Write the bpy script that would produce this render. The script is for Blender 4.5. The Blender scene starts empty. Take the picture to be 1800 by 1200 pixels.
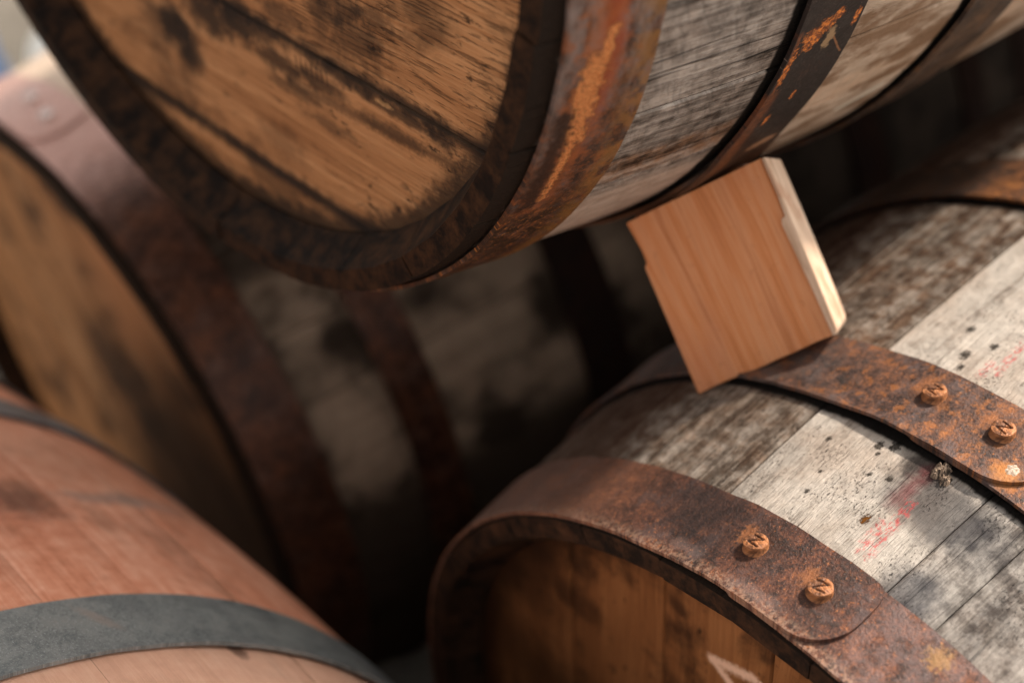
import bpy, bmesh, math, random
from mathutils import Vector, Matrix, noise as mn
from math import radians as rad, sin, cos, pi, sqrt
random.seed(7)
S = bpy.context.scene

# ------------------------------------------------------------------ camera, sky, sun, exposure
Z0 = 1.105                                   # height of the lens above the ground
cam_d = bpy.data.cameras.new('camera'); cam = bpy.data.objects.new('camera', cam_d); S.collection.objects.link(cam)
RX, RY, RZ = (0.63857, 0.34399, -0.68840), (0.75471, -0.45482, 0.47282), (-0.15045, -0.82147, -0.55005)
# camera axes in the world: right, up, back
right = Vector((RX[0], RY[0], RZ[0])); up = -Vector((RX[1], RY[1], RZ[1])); back = -Vector((RX[2], RY[2], RZ[2]))
M = Matrix((right, up, back)).transposed().to_4x4(); M.translation = Vector((0, 0, Z0)); cam.matrix_world = M
cam_d.sensor_width = 36; cam_d.lens = 2895.9 / 1800 * 36
cam_d.clip_start = .02; cam_d.clip_end = 1000
cam_d.dof.use_dof = True; cam_d.dof.focus_distance = .718; cam_d.dof.aperture_fstop = 3.9; cam_d.dof.aperture_blades = 0
S.camera = cam

SUN = Vector((.24, .68, .69)).normalized()
elev = math.asin(SUN.z)
W = bpy.data.worlds.new('World'); S.world = W; W.use_nodes = True
nt = W.node_tree; bg = nt.nodes['Background']; bg.inputs[1].default_value = .14
sk = nt.nodes.new('ShaderNodeTexSky'); sk.sky_type = 'NISHITA'; sk.sun_disc = False
sk.sun_elevation = elev; sk.sun_rotation = math.atan2(SUN.x, SUN.y); sk.air_density = 1.0; sk.dust_density = 2.5; sk.ozone_density = .6
hs = nt.nodes.new('ShaderNodeHueSaturation'); hs.inputs['Saturation'].default_value = .06      # thin white overcast
wt = nt.nodes.new('ShaderNodeMix'); wt.data_type = 'RGBA'; wt.blend_type = 'MULTIPLY'; wt.inputs[0].default_value = 1; wt.inputs[7].default_value = (1, .955, .90, 1)   # the photograph's warm white balance
nt.links.new(sk.outputs[0], hs.inputs['Color']); nt.links.new(hs.outputs[0], wt.inputs[6]); nt.links.new(wt.outputs[2], bg.inputs[0])
sl = bpy.data.lights.new('sun', 'SUN'); sl.energy = 3.1; sl.angle = rad(3); sl.color = (1, .88, .74)
so = bpy.data.objects.new('sun', sl); S.collection.objects.link(so); so.rotation_euler = SUN.to_track_quat('Z', 'Y').to_euler()
S.view_settings.view_transform = 'Standard'; S.view_settings.look = 'None'; S.view_settings.exposure = .98; S.view_settings.gamma = 1
try: S.cycles.use_denoising = True
except Exception: pass

# ------------------------------------------------------------------ node helper
class G:
    def __init__(s, name):
        s.m = bpy.data.materials.new(name); s.m.use_nodes = True; s.t = s.m.node_tree; s.t.nodes.clear()
        s.o = s.t.nodes.new('ShaderNodeOutputMaterial'); s.b = s.t.nodes.new('ShaderNodeBsdfPrincipled')
        s.t.links.new(s.b.outputs[0], s.o.inputs[0])
    def n(s, k): return s.t.nodes.new(k)
    def put(s, sock, v):
        if v is None: return
        if hasattr(v, 'is_output'): s.t.links.new(v, sock)
        elif isinstance(v, (tuple, list)) and len(v) == 3 and len(sock.default_value) == 4: sock.default_value = (*v, 1)
        else: sock.default_value = v
    def math(s, op, a, b=None, c=None, clamp=False):
        x = s.n('ShaderNodeMath'); x.operation = op; x.use_clamp = clamp
        for i, v in enumerate((a, b, c)): s.put(x.inputs[i], v)
        return x.outputs[0]
    def mix(s, f, a, b, mode='MIX'):
        x = s.n('ShaderNodeMix'); x.data_type = 'RGBA'; x.blend_type = mode
        s.put(x.inputs[0], f); s.put(x.inputs[6], a); s.put(x.inputs[7], b); return x.outputs[2]
    def attr(s, name, kind='Vector'):
        x = s.n('ShaderNodeAttribute'); x.attribute_name = name; return x.outputs[kind]
    def sep(s, v):
        x = s.n('ShaderNodeSeparateXYZ'); s.put(x.inputs[0], v); return x.outputs
    def comb(s, a, b, c):
        x = s.n('ShaderNodeCombineXYZ')
        for i, v in enumerate((a, b, c)): s.put(x.inputs[i], v)
        return x.outputs[0]
    def noise(s, v, scale=1, detail=4, rough=.55, dist=0, lac=2.0):
        x = s.n('ShaderNodeTexNoise'); s.put(x.inputs['Vector'], v); s.put(x.inputs['Scale'], scale)
        x.inputs['Detail'].default_value = detail; x.inputs['Roughness'].default_value = rough
        x.inputs['Distortion'].default_value = dist; x.inputs['Lacunarity'].default_value = lac
        return x.outputs[0]
    def voro(s, v, scale=1, out='Distance'):
        x = s.n('ShaderNodeTexVoronoi'); s.put(x.inputs['Vector'], v); s.put(x.inputs['Scale'], scale); return x.outputs[out]
    def step(s, v, lo, hi, a=0., b=1.):
        x = s.n('ShaderNodeMapRange'); x.interpolation_type = 'SMOOTHSTEP'; s.put(x.inputs[0], v)
        for i, q in enumerate((lo, hi, a, b)): s.put(x.inputs[i + 1], q)
        return x.outputs[0]
    def lin(s, v, lo, hi, a=0., b=1.):
        x = s.n('ShaderNodeMapRange'); s.put(x.inputs[0], v)
        for i, q in enumerate((lo, hi, a, b)): s.put(x.inputs[i + 1], q)
        return x.outputs[0]
    def ramp(s, f, stops):
        x = s.n('ShaderNodeValToRGB'); e = x.color_ramp.elements; s.put(x.inputs[0], f)
        while len(e) < len(stops): e.new(.5)
        for i, (p, c) in enumerate(stops): e[i].position = p; e[i].color = (*c, 1)
        return x.outputs[0]
    def bump(s, h, dist, strength=1, prev=None):
        x = s.n('ShaderNodeBump'); s.put(x.inputs['Height'], h); x.inputs['Distance'].default_value = dist; x.inputs['Strength'].default_value = strength
        if prev is not None: s.put(x.inputs['Normal'], prev)
        return x.outputs[0]
    def blob(s, U, V, wob, u0, v0, ru, rv, amp=.6, soft=.35, ang=0.):
        """soft-edged irregular patch at (u0, v0) in metres; wob is a noise of mean .5"""
        a = s.math('SUBTRACT', U, u0); b = s.math('SUBTRACT', V, v0)
        if ang:
            a, b = (s.math('ADD', s.math('MULTIPLY', a, cos(ang)), s.math('MULTIPLY', b, sin(ang))),
                    s.math('SUBTRACT', s.math('MULTIPLY', b, cos(ang)), s.math('MULTIPLY', a, sin(ang))))
        a = s.math('POWER', s.math('ABSOLUTE', s.math('DIVIDE', a, ru)), 2.); b = s.math('POWER', s.math('ABSOLUTE', s.math('DIVIDE', b, rv)), 2.)
        d = s.math('SQRT', s.math('ADD', a, b)); d = s.math('ADD', d, s.math('MULTIPLY', s.math('SUBTRACT', wob, .5), amp * 4))
        return s.step(d, 1 - soft, 1 + soft, 1., 0.)
    def seg(s, U, V, p, q, w, wob=None, amp=.5, soft=.3):
        """stroke from p to q, half width w"""
        dx, dy = q[0] - p[0], q[1] - p[1]; L2 = dx * dx + dy * dy
        a = s.math('SUBTRACT', U, p[0]); b = s.math('SUBTRACT', V, p[1])
        t = s.math('DIVIDE', s.math('ADD', s.math('MULTIPLY', a, dx), s.math('MULTIPLY', b, dy)), L2, clamp=True)
        ex = s.math('SUBTRACT', a, s.math('MULTIPLY', t, dx)); ey = s.math('SUBTRACT', b, s.math('MULTIPLY', t, dy))
        d = s.math('DIVIDE', s.math('SQRT', s.math('ADD', s.math('MULTIPLY', ex, ex), s.math('MULTIPLY', ey, ey))), w)
        if wob is not None: d = s.math('ADD', d, s.math('MULTIPLY', s.math('SUBTRACT', wob, .5), amp * 4))
        return s.step(d, 1 - soft, 1 + soft, 1., 0.)
    def mx(s, *a):
        r = a[0]
        for b in a[1:]: r = s.math('MAXIMUM', r, b)
        return r

K = .30 * pi / 180      # metres of arc per degree: second coordinate of the barrel surface = angle * K
def AV(deg): return deg * K

def stave_wood(name, pal, rough=.75, grain=1.0, crack=.5, mould=.3, blotch=.5, bump=.0012, spec=.25, marks=None, contrast=1., ends=.0, weave=0., edges=()):
    """pal: dark, mid, pale, tint(brown)"""
    g = G(name); P = g.attr('bc'); U, V, Sd = g.sep(P); tone = g.attr('tone', 'Fac')
    sd = g.math('MULTIPLY', Sd, 17.3)
    warp = g.noise(g.comb(g.math('MULTIPLY', U, 9.), g.math('MULTIPLY', V, 40.), sd), 1, 2)
    Vw = g.math('ADD', V, g.math('MULTIPLY', g.math('SUBTRACT', warp, .5), .008))
    ln = lambda fu, fv, det=4, ro=.6, z=0.: g.noise(g.comb(g.math('MULTIPLY', U, fu), g.math('MULTIPLY', Vw, fv), g.math('ADD', sd, z)), 1, det, ro)
    fine = ln(22 * grain, 900 * grain, 4, .7); med = ln(9, 230 * grain, 4, .6, 3.); broad = ln(5, 45, 3, .55, 7.)
    iso = g.noise(g.comb(U, V, sd), 26, 5, .6); iso2 = g.noise(g.comb(U, V, g.math('ADD', sd, 5.)), 110, 5, .65)
    pore = ln(130, 1500, 2, .5, 11.)
    f = g.math('ADD', g.math('MULTIPLY', fine, .34), g.math('ADD', g.math('MULTIPLY', med, .38), g.math('MULTIPLY', broad, .28)))
    f = g.math('ADD', f, g.math('MULTIPLY', g.math('SUBTRACT', tone, .5), .34))
    f = g.math('ADD', f, g.math('MULTIPLY', g.math('SUBTRACT', iso2, .5), .5))
    f = g.math('ADD', g.math('MULTIPLY', g.math('SUBTRACT', f, .5), contrast), .5)
    col = g.ramp(f, [(.30, pal[0]), (.46, pal[1]), (.60, pal[2]), (.78, tuple(min(1, c * 1.18) for c in pal[2]))])
    tb = g.step(iso, .42, .66, 0., blotch); col = g.mix(tb, col, g.mix(.75, col, pal[3], 'MULTIPLY'))
    tb2 = g.step(g.noise(g.comb(g.math('MULTIPLY', U, .6), V, g.math('ADD', sd, 21.)), 14, 6, .62), .5, .68, 0., blotch); col = g.mix(tb2, col, tuple(c * .45 for c in pal[1]))
    # drying cracks, long thin
    cr = g.math('MULTIPLY', g.step(ln(7, 330, 3, .5, 31.), .37, .29), g.step(ln(10, 30, 2, .5, 41.), .42, .58)); cr = g.math('MULTIPLY', cr, crack)
    col = g.mix(cr, col, (.012, .010, .009))
    # pores / mould specks gathered in patches
    sp = g.step(g.noise(g.comb(g.math('MULTIPLY', U, .55), V, sd), 900, 4, .75), .56, .66)
    sp = g.math('MULTIPLY', sp, g.step(g.noise(g.comb(g.math('MULTIPLY', U, .7), V, g.math('ADD', sd, 9.)), 45, 4, .6), .46, .62)); sp = g.math('MULTIPLY', sp, mould)
    col = g.mix(sp, col, (.02, .017, .015))
    h = g.math('ADD', g.math('MULTIPLY', fine, .55), g.math('ADD', g.math('MULTIPLY', med, .5), g.math('MULTIPLY', pore, .35)))
    h = g.math('SUBTRACT', h, g.math('ADD', g.math('MULTIPLY', cr, 1.1), g.math('MULTIPLY', sp, .5)))
    h = g.math('ADD', h, g.math('MULTIPLY', iso2, .55))
    if weave:   # short chatter across the grain, left by a blunt planer
        ch = g.noise(g.comb(g.math('MULTIPLY', g.math('ADD', U, g.math('MULTIPLY', V, .35)), 300), g.math('MULTIPLY', V, 60), sd), 1, 3)
        h = g.math('ADD', h, g.math('MULTIPLY', ch, weave)); col = g.mix(g.step(ch, .56, .68, 0., .55 * weave), col, (.035, .03, .027))
    if marks: col, h = marks(g, U, V, col, h, sd)
    for z0 in edges: col = g.mix(g.math('MULTIPLY', g.step(g.math('ADD', U, g.math('MULTIPLY', g.math('SUBTRACT', iso2, .5), .004)), z0 - .0042, z0 - .0018), g.math('LESS_THAN', U, z0 + .01)), col, (.012, .010, .009))  # hoop's contact shadow painted onto the wood along its front edge
    if ends: col = g.mix(g.step(g.math('ADD', U, g.math('MULTIPLY', g.math('SUBTRACT', iso2, .5), .008)), ends + .004, ends - .003), col, (.022, .014, .010))
    g.put(g.b.inputs['Base Color'], col); g.put(g.b.inputs['Roughness'], rough); g.b.inputs['Specular IOR Level'].default_value = spec * .35
    g.put(g.b.inputs['Normal'], g.bump(h, bump))
    return g.m

def rust_metal(name, base=(.075, .042, .033), brown=(.17, .075, .045), orange=(.42, .14, .035), grey=(.16, .12, .12), amount=.5, rough=.55, metal=.25, marks=None, bump=.0005, dark=(.022, .017, .016), spec=.3):
    g = G(name); P = g.attr('bc'); U, V, Sd = g.sep(P); sd = g.math('MULTIPLY', Sd, 13.7); C3 = g.comb(U, V, sd)
    a = g.noise(C3, 38, 6, .66); b = g.noise(C3, 170, 6, .7); c = g.noise(C3, 620, 4, .7); d = g.noise(g.comb(g.math('MULTIPLY', U, .8), V, g.math('ADD', sd, 4.)), 60, 5, .7)
    f = g.math('ADD', g.math('MULTIPLY', a, .32), g.math('ADD', g.math('MULTIPLY', b, .36), g.math('MULTIPLY', c, .32)))
    f = g.math('ADD', g.math('MULTIPLY', g.math('SUBTRACT', f, .5), 1.35), .49)
    col = g.ramp(f, [(.36, dark), (.45, base), (.54, brown), (.66, tuple(.5 * x + .5 * y for x, y in zip(brown, orange)))])
    col = g.mix(g.step(d, .50, .66, 0., .75), col, grey)
    col = g.mix(g.math('MULTIPLY', g.step(g.noise(C3, 420, 5, .75), .57, .68), amount), col, orange)
    col = g.mix(g.math('MULTIPLY', g.step(g.noise(g.comb(U, V, g.math('ADD', sd, 8.)), 1100, 2), .66, .74), .5), col, (.38, .30, .26))
    h = g.math('ADD', g.math('MULTIPLY', b, .6), g.math('MULTIPLY', c, .6)); R = g.lin(b, .3, .7, rough - .12, rough + .18)
    if marks: col, h = marks(g, U, V, col, h, sd)
    g.put(g.b.inputs['Base Color'], col); g.put(g.b.inputs['Roughness'], R); g.b.inputs['Metallic'].default_value = metal
    g.put(g.b.inputs['Normal'], g.bump(h, bump)); g.b.inputs['Specular IOR Level'].default_value = spec
    return g.m

def head_wood(name, pal, rough=.6, marks=None, bump=.0007, stain=.5, saw=.0):
    g = G(name); P = g.attr('bc'); U, V, Sd = g.sep(P); sd = g.math('MULTIPLY', Sd, 11.3)
    warp = g.noise(g.comb(g.math('MULTIPLY', U, 7.), g.math('MULTIPLY', V, 25.), sd), 1, 2)
    Vw = g.math('ADD', V, g.math('MULTIPLY', g.math('SUBTRACT', warp, .5), .012))
    ln = lambda fu, fv, det=4, ro=.6, z=0.: g.noise(g.comb(g.math('MULTIPLY', U, fu), g.math('MULTIPLY', Vw, fv), g.math('ADD', sd, z)), 1, det, ro)
    fine = ln(24, 620, 3, .65); med = ln(6, 130, 4, .6, 3.); broad = ln(4, 26, 3, .5, 9.)
    f = g.math('ADD', g.math('MULTIPLY', fine, .32), g.math('ADD', g.math('MULTIPLY', med, .34), g.math('MULTIPLY', broad, .34)))
    col = g.ramp(f, [(.34, pal[0]), (.48, pal[1]), (.62, pal[2])])
    C3 = g.comb(U, V, sd)
    st = g.math('MULTIPLY', g.step(g.noise(C3, 13, 6, .62, .3), .50, .66), stain); col = g.mix(st, col, pal[3])
    fl = g.math('MULTIPLY', g.step(g.noise(g.comb(g.math('MULTIPLY', U, .45), V, g.math('ADD', sd, 5.)), 190, 4, .65), .58, .68), g.step(g.noise(C3, 22, 4), .42, .60, .15, 1.)); col = g.mix(g.math('MULTIPLY', fl, .85), col, tuple(c * .6 for c in pal[3]))
    h = g.math('ADD', g.math('MULTIPLY', fine, .7), g.math('MULTIPLY', med, .4)); h = g.math('SUBTRACT', h, g.math('MULTIPLY', fl, .35))
    if saw:
        pr = g.step(ln(48, 620, 3, .55, 19.), .45, .36); pr = g.math('MULTIPLY', g.math('MULTIPLY', pr, saw), g.step(V, -.144, -.139, .25, 1.)); col = g.mix(pr, col, tuple(c * .5 for c in pal[3])); h = g.math('SUBTRACT', h, g.math('MULTIPLY', pr, .8))
    if marks: col, h = marks(g, U, V, col, h, sd)
    g.put(g.b.inputs['Base Color'], col); g.b.inputs['Roughness'].default_value = rough; g.b.inputs['Specular IOR Level'].default_value = .10
    g.put(g.b.inputs['Normal'], g.bump(h, bump))
    return g.m

def wobs(g, U, V, sd): return g.noise(g.comb(U, V, sd), 90, 5, .7), g.noise(g.comb(U, V, sd), 420, 4, .7)

# ------------------------------------------------------------------ materials with the marks the barrels carry and some painted light and shade
def c_marks(g, U, V, col, h, sd):
    w, w2 = wobs(g, U, V, 0.)
    col = g.mix(g.step(g.math('ADD', V, g.math('MULTIPLY', g.math('SUBTRACT', w, .5), .06)), AV(110.), AV(117.), 0., .8), col, (.075, .035, .020))  # shadow of the upper barrel painted onto the left flank
    up = g.math('MULTIPLY', g.math('MULTIPLY', g.step(U, .155, .165), g.step(V, AV(96.), AV(98.))), g.step(w, .40, .62, .0, .75)); col = g.mix(up, col, (.50, .37, .28), 'MULTIPLY')
    up = g.math('MULTIPLY', g.step(V, AV(96.6), AV(97.2)), g.step(w, .42, .62, .1, .75)); col = g.mix(up, col, (.62, .48, .39), 'MULTIPLY')
    # grey weathering on the lower staves, brown on the upper-left ones
    gm = g.math('MULTIPLY', g.step(V, AV(79.), AV(77.5), 0., 1.), .85); gry = g.mix(g.step(w, .40, .6), (.07, .07, .075), (.36, .345, .33)); col = g.mix(gm, col, g.mix(.55, col, gry))
    b1 = g.blob(U, V, w, .092, AV(79.8), .016, .030, .35, .5); col = g.mix(g.math('MULTIPLY', b1, .75), col, (.035, .035, .042))
    b2 = g.blob(U, V, w, .050, AV(77.0), .014, .014, .35, .5); col = g.mix(g.math('MULTIPLY', b2, .6), col, (.05, .055, .07))
    b3 = g.blob(U, V, w, .107, AV(84.6), .008, .011, .5, .5); col = g.mix(g.math('MULTIPLY', b3, .85), col, (.03, .022, .02))
    b3 = g.blob(U, V, w, .101, AV(83.8), .008, .008, .5, .5); col = g.mix(g.math('MULTIPLY', b3, .6), col, (.05, .045, .045))
    # red lumber crayon
    red = g.mx(g.seg(U, V, (.0560, AV(82.75)), (.0700, AV(83.05)), .0026, w2, 1.2, .7), g.seg(U, V, (.0545, AV(81.9)), (.0660, AV(82.25)), .0020, w2, 1.2, .7),
               g.seg(U, V, (.0690, AV(82.3)), (.0870, AV(82.8)), .0024, w2, .8, .6), g.seg(U, V, (.172, AV(86.6)), (.200, AV(87.2)), .0020, w2, .9, .6), g.seg(U, V, (.1665, AV(87.6)), (.176, AV(87.8)), .0018, w2, .9, .6))
    brk = g.step(g.noise(g.comb(g.math('MULTIPLY', U, .6), V, 3.), 520, 4, .7), .44, .60)
    col = g.mix(g.math('MULTIPLY', g.math('MULTIPLY', red, brk), .72), col, (.56, .07, .075))
    red2 = g.blob(U, V, w, .094, AV(83.9), .013, .004, .6, .8); col = g.mix(g.math('MULTIPLY', red2, .45), col, (.20, .03, .035))
    w9 = g.noise(g.comb(g.math('MULTIPLY', U, .7), V, 12.), 850, 4, .8)
    # rusty crumb and holes
    cr = g.blob(U, V, w9, .0680, AV(84.6), .0028, .0016, 1.2, .3); col = g.mix(cr, col, (.16, .06, .012)); h = g.math('ADD', h, g.math('MULTIPLY', cr, 1.5))
    for (u, v, r) in ((.1050, 89.2, .0022), (.1085, 87.9, .0028), (.1010, 88.6, .0012), (.0960, 93.5, .0014), (.089, 87.6, .0012), (.092, 85.9, .0016), (.174, 90.3, .0026), (.186, 88.9, .0020), (.166, 89.6, .0018), (.1905, 92.1, .0022), (.078, 91.4, .0010), (.0655, 90.8, .0013)):
        q = g.blob(U, V, w9, u, AV(v), r * .9, r * .7, 1.3, .4); col = g.mix(g.math('MULTIPLY', q, .9), col, (.035, .028, .022)); h = g.math('SUBTRACT', h, g.math('MULTIPLY', q, .9))
    return col, h
def a_marks(g, U, V, col, h, sd):
    w, w2 = wobs(g, U, V, 0.)
    bb = g.math('MULTIPLY', g.math('MULTIPLY', g.step(V, AV(-37.), AV(-38.5)), g.step(V, AV(-44.), AV(-41.))), g.step(w, .36, .6, .3, .9)); col = g.mix(bb, col, (.78, .50, .32), 'MULTIPLY')
    # fresh pale scrape and honey-brown wetness between the second and third hoops
    br = g.math('MULTIPLY', g.step(U, .172, .185), g.step(g.noise(g.comb(g.math('MULTIPLY', U, .5), V, 2.), 45, 5, .6), .42, .58)); pale = g.step(U, .172, .182); col = g.mix(g.math('MULTIPLY', pale, .62), col, (.82, .62, .46)); col = g.mix(g.math('MULTIPLY', br, .8), col, (.22, .115, .055))
    lo = g.math('MULTIPLY', g.step(V, AV(-43.), AV(-46.)), g.step(U, .20, .12)); col = g.mix(g.math('MULTIPLY', lo, .55), col, (.62, .46, .36))
    s1 = g.seg(U, V, (.228, AV(-46.3)), (.251, AV(-44.3)), .0026, w2, .4, .4); col = g.mix(s1, col, (.90, .84, .72))
    return col, h
def d_marks(g, U, V, col, h, sd):
    w, w2 = wobs(g, U, V, 0.)
    dz = g.step(g.noise(g.comb(g.math('MULTIPLY', U, .7), V, 4.), 20, 6, .62), .50, .66, 0., .5); col = g.mix(dz, col, (.26, .105, .055))
    # new oak is pink-brown above, pale below the near bilge hoop
    col = g.mix(g.step(U, .30, .285, 0., .55), col, (.62, .44, .33))
    for (u, v, ru, rv, a) in ((.4556, 43.4, .008, .012, .55), (.452, 46.2, .006, .010, .5), (.447, 49.7, .007, .014, .5), (.462, 40.5, .008, .018, .45), (.470, 36, .006, .016, .4)):
        q = g.blob(U, V, w, u, AV(v), ru, rv, .45, .7); col = g.mix(g.math('MULTIPLY', q, a), col, (.22, .20, .19))
    q = g.blob(U, V, w, .437, AV(57.5), .022, .018, .5, .7); col = g.mix(g.math('MULTIPLY', q, .75), col, (.09, .035, .02))
    q = g.blob(U, V, w, .281, AV(49.6), .008, .004, .5, .5); col = g.mix(g.math('MULTIPLY', q, .8), col, (.10, .05, .035))
    q = g.blob(U, V, w, .50, AV(50.), .05, .06, .4, .9); col = g.mix(g.math('MULTIPLY', q, .3), col, (.25, .13, .07))
    return col, h
WC = stave_wood('weathered_pale_oak', [(.09, .068, .053), (.285, .245, .21), (.455, .41, .365), (.60, .42, .30)], .8, .8, .65, .95, .45, .0030, .2, c_marks, 1.3, .006, edges=(.1133, .2908))
WA = stave_wood('weathered_grey_oak', [(.050, .038, .031), (.29, .245, .215), (.54, .47, .42), (.62, .42, .28)], .7, 1., .9, .3, .30, .0024, .35, a_marks, 1.3, .014, .45, (.1355, .2641))
def b_marks(g, U, V, col, h, sd):
    w = g.noise(g.comb(U, V, 3.), 15, 3, .5)
    col = g.mix(g.step(V, AV(72.), AV(82.), 0., .7), col, (.68, .55, .45))  # sunlit top of the barrel painted in as paler wood
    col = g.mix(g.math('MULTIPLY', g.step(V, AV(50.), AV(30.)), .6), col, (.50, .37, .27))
    dk = g.math('MULTIPLY', g.step(V, AV(80.), AV(66.)), g.step(w, .58, .38, .25, .94)); dk = g.mx(dk, g.math('MULTIPLY', g.math('MULTIPLY', g.step(V, AV(35.), AV(45.)), g.step(V, AV(80.), AV(66.))), .9), g.step(V, AV(12.), AV(2.), 0., .9)); col = g.mix(dk, col, (.018, .013, .010))       # shade of the gap painted over the blotchy wood
    col = g.mix(g.step(U, .30, .38, 0., .92), col, (.016, .012, .010))  # rear part painted near black for the gap's deep shade
    return col, h
WB = stave_wood('old_stained_shaded_oak', [(.04, .03, .022), (.22, .155, .11), (.50, .37, .27), (.45, .33, .25)], .75, .8, .5, .3, .75, .001, .05, b_marks, 1., .009)
WD = stave_wood('new_pink_oak', [(.54, .19, .100), (.70, .29, .172), (.79, .39, .260), (.70, .45, .33)], .55, 1.1, .12, .08, .30, .0007, .4, d_marks)

def rA1(g, U, V, col, h, sd):
    w, w2 = wobs(g, U, V, 0.)
    gm = g.step(V, AV(-40), AV(-14), 0., .8); wl = g.noise(g.comb(g.math('MULTIPLY', U, 3.), V, 1.), 35, 5, .6)
    col = g.mix(g.math('MULTIPLY', gm, g.step(wl, .40, .6)), col, (.30, .235, .215))
    col = g.mix(g.math('MULTIPLY', g.step(g.noise(g.comb(U, V, 6.), 70, 5, .7), .52, .64), .6), col, (.33, .10, .03))
    red = g.blob(U, V, w, .0330, AV(-20.), .0050, .045, .5, .7); col = g.mix(g.math('MULTIPLY', red, .8), col, (.32, .055, .025))
    wf = g.noise(g.comb(U, V, 4.), 210, 5, .8); ff = g.noise(g.comb(U, V, 9.), 900, 4, .8)
    o = g.mx(g.seg(U, V, (.0265, AV(-22.5)), (.0262, AV(-31.)), .0052, wf, 1.3, .35), g.seg(U, V, (.0262, AV(-30)), (.0250, AV(-39.5)), .0026, wf, 1.2, .35), g.seg(U, V, (.0325, AV(-19.5)), (.0285, AV(-26)), .0024, wf, 1.2, .4), g.seg(U, V, (.0215, AV(-24)), (.0225, AV(-30)), .0016, wf, 1.2, .4))
    ring = g.seg(U, V, (.0300, AV(-18)), (.0250, AV(-40)), .0085, wf, 1.5, .8); col = g.mix(g.math('MULTIPLY', ring, .55), col, (.40, .115, .03))
    o = g.math('MULTIPLY', o, g.step(ff, .36, .50)); col = g.mix(o, col, g.mix(g.step(ff, .42, .56), (1.0, .24, .04), (1.0, .45, .16))); h = g.math('ADD', h, g.math('MULTIPLY', g.math('MULTIPLY', o, ff), 3.))
    dkp = g.math('MULTIPLY', g.seg(U, V, (.0185, AV(-28)), (.0190, AV(-40)), .0045, wf, 1.4, .5), .9); col = g.mix(dkp, col, (.028, .014, .010))
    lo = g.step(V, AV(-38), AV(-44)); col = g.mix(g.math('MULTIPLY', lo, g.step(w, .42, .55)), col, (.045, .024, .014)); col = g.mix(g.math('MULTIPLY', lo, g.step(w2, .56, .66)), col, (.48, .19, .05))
    e = g.math('MULTIPLY', g.step(U, .040, .052), g.step(w, .38, .56)); col = g.mix(g.math('MULTIPLY', e, .6), col, (.36, .17, .05))
    return col, h
def rA2(g, U, V, col, h, sd):
    w, w2 = wobs(g, U, V, 0.)
    wf = g.noise(g.comb(U, V, 4.), 230, 5, .8)
    st = g.mx(g.seg(U, V, (.1385, AV(-35.)), (.1440, AV(-47.)), .0050, wf, 1.0, .5), g.seg(U, V, (.1375, AV(-27.)), (.1385, AV(-36.)), .0014, wf, 1.0, .4)); col = g.mix(g.math('MULTIPLY', st, .75), col, g.mix(g.step(wf, .42, .58), (.10, .035, .018), (.26, .085, .03)))
    for (u, v, ru, rv, a) in ((.1480, -28.2, .0062, .0060, 1.1), (.1540, -27.2, .0050, .0045, 1.1), (.1600, -26.3, .0026, .0030, 1.), (.1640, -23.4, .0030, .0048, 1.1), (.1510, -20.8, .0026, .0110, 1.1), (.1390, -31.0, .0022, .012, 1.1), (.1725, -27.5, .0016, .0050, 1.1), (.157, -36., .0012, .0030, 1.), (.150, -39, .0014, .005, 1.1)):
        q = g.blob(U, V, wf, u, AV(v), ru, rv, a, .25); oc = g.mix(g.step(w2, .44, .56), (.22, .065, .025), (.80, .25, .05)); col = g.mix(q, col, oc); h = g.math('ADD', h, g.math('MULTIPLY', q, 1.2))
    ln_ = g.seg(U, V, (.1560, AV(-27.5)), (.1730, AV(-31.5)), .0005, wf, 1.2, .5); col = g.mix(ln_, col, (.25, .11, .05))
    q = g.blob(U, V, wf, .1600, AV(-29.0), .0024, .0065, 1., .3); col = g.mix(q, col, (.34, .22, .12))
    q = g.blob(U, V, w2, .1640, AV(-44.3), .0085, .0030, .2, .3, .4); col = g.mix(g.math('MULTIPLY', q, .75), col, (.46, .25, .14))  # spot of reflected light painted on the hoop's underside
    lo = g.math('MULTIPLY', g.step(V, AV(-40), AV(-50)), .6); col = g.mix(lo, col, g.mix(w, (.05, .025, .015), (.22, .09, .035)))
    return col, h
def rC1(g, U, V, col, h, sd):
    w, w2 = wobs(g, U, V, 0.)
    lift = g.math('MULTIPLY', g.step(V, AV(78.6), AV(76.)), g.step(w, .38, .56)); col = g.mix(g.math('MULTIPLY', lift, .30), col, (.26, .18, .17))
    q = g.blob(U, V, w2, .036, AV(71.2), .0050, .0050, 1.0, .5); col = g.mix(g.math('MULTIPLY', q, .6), col, (.36, .20, .08))
    col = g.mix(g.math('MULTIPLY', g.blob(U, V, w, .030, AV(97), .016, .028, .35, .6), .75), col, (.030, .021, .020))
    col = g.mix(g.math('MULTIPLY', g.step(U, .009, .002), g.step(w2, .44, .58, 0., .5)), col, (.42, .26, .18))
    for (u, v) in ((.0085, 95.), (.0065, 86.)): col = g.mix(g.math('MULTIPLY', g.blob(U, V, w, u, AV(v), .0030, .014, .8, .7), .2), col, (.36, .27, .25))
    for (u, v) in ((.0253, 89.45), (.0244, 82.02)):
        q = g.blob(U, V, w2, u, AV(v), .0095, .0095, .6, .6); col = g.mix(g.math('MULTIPLY', q, .6), col, (.050, .024, .016))
        q = g.blob(U, V, w2, u + .003, AV(v) + .0085, .0050, .0030, 1., .6); col = g.mix(g.math('MULTIPLY', q, .6), col, (.34, .13, .05))
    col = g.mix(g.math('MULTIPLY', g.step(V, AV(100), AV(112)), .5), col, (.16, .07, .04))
    return col, h
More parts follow.
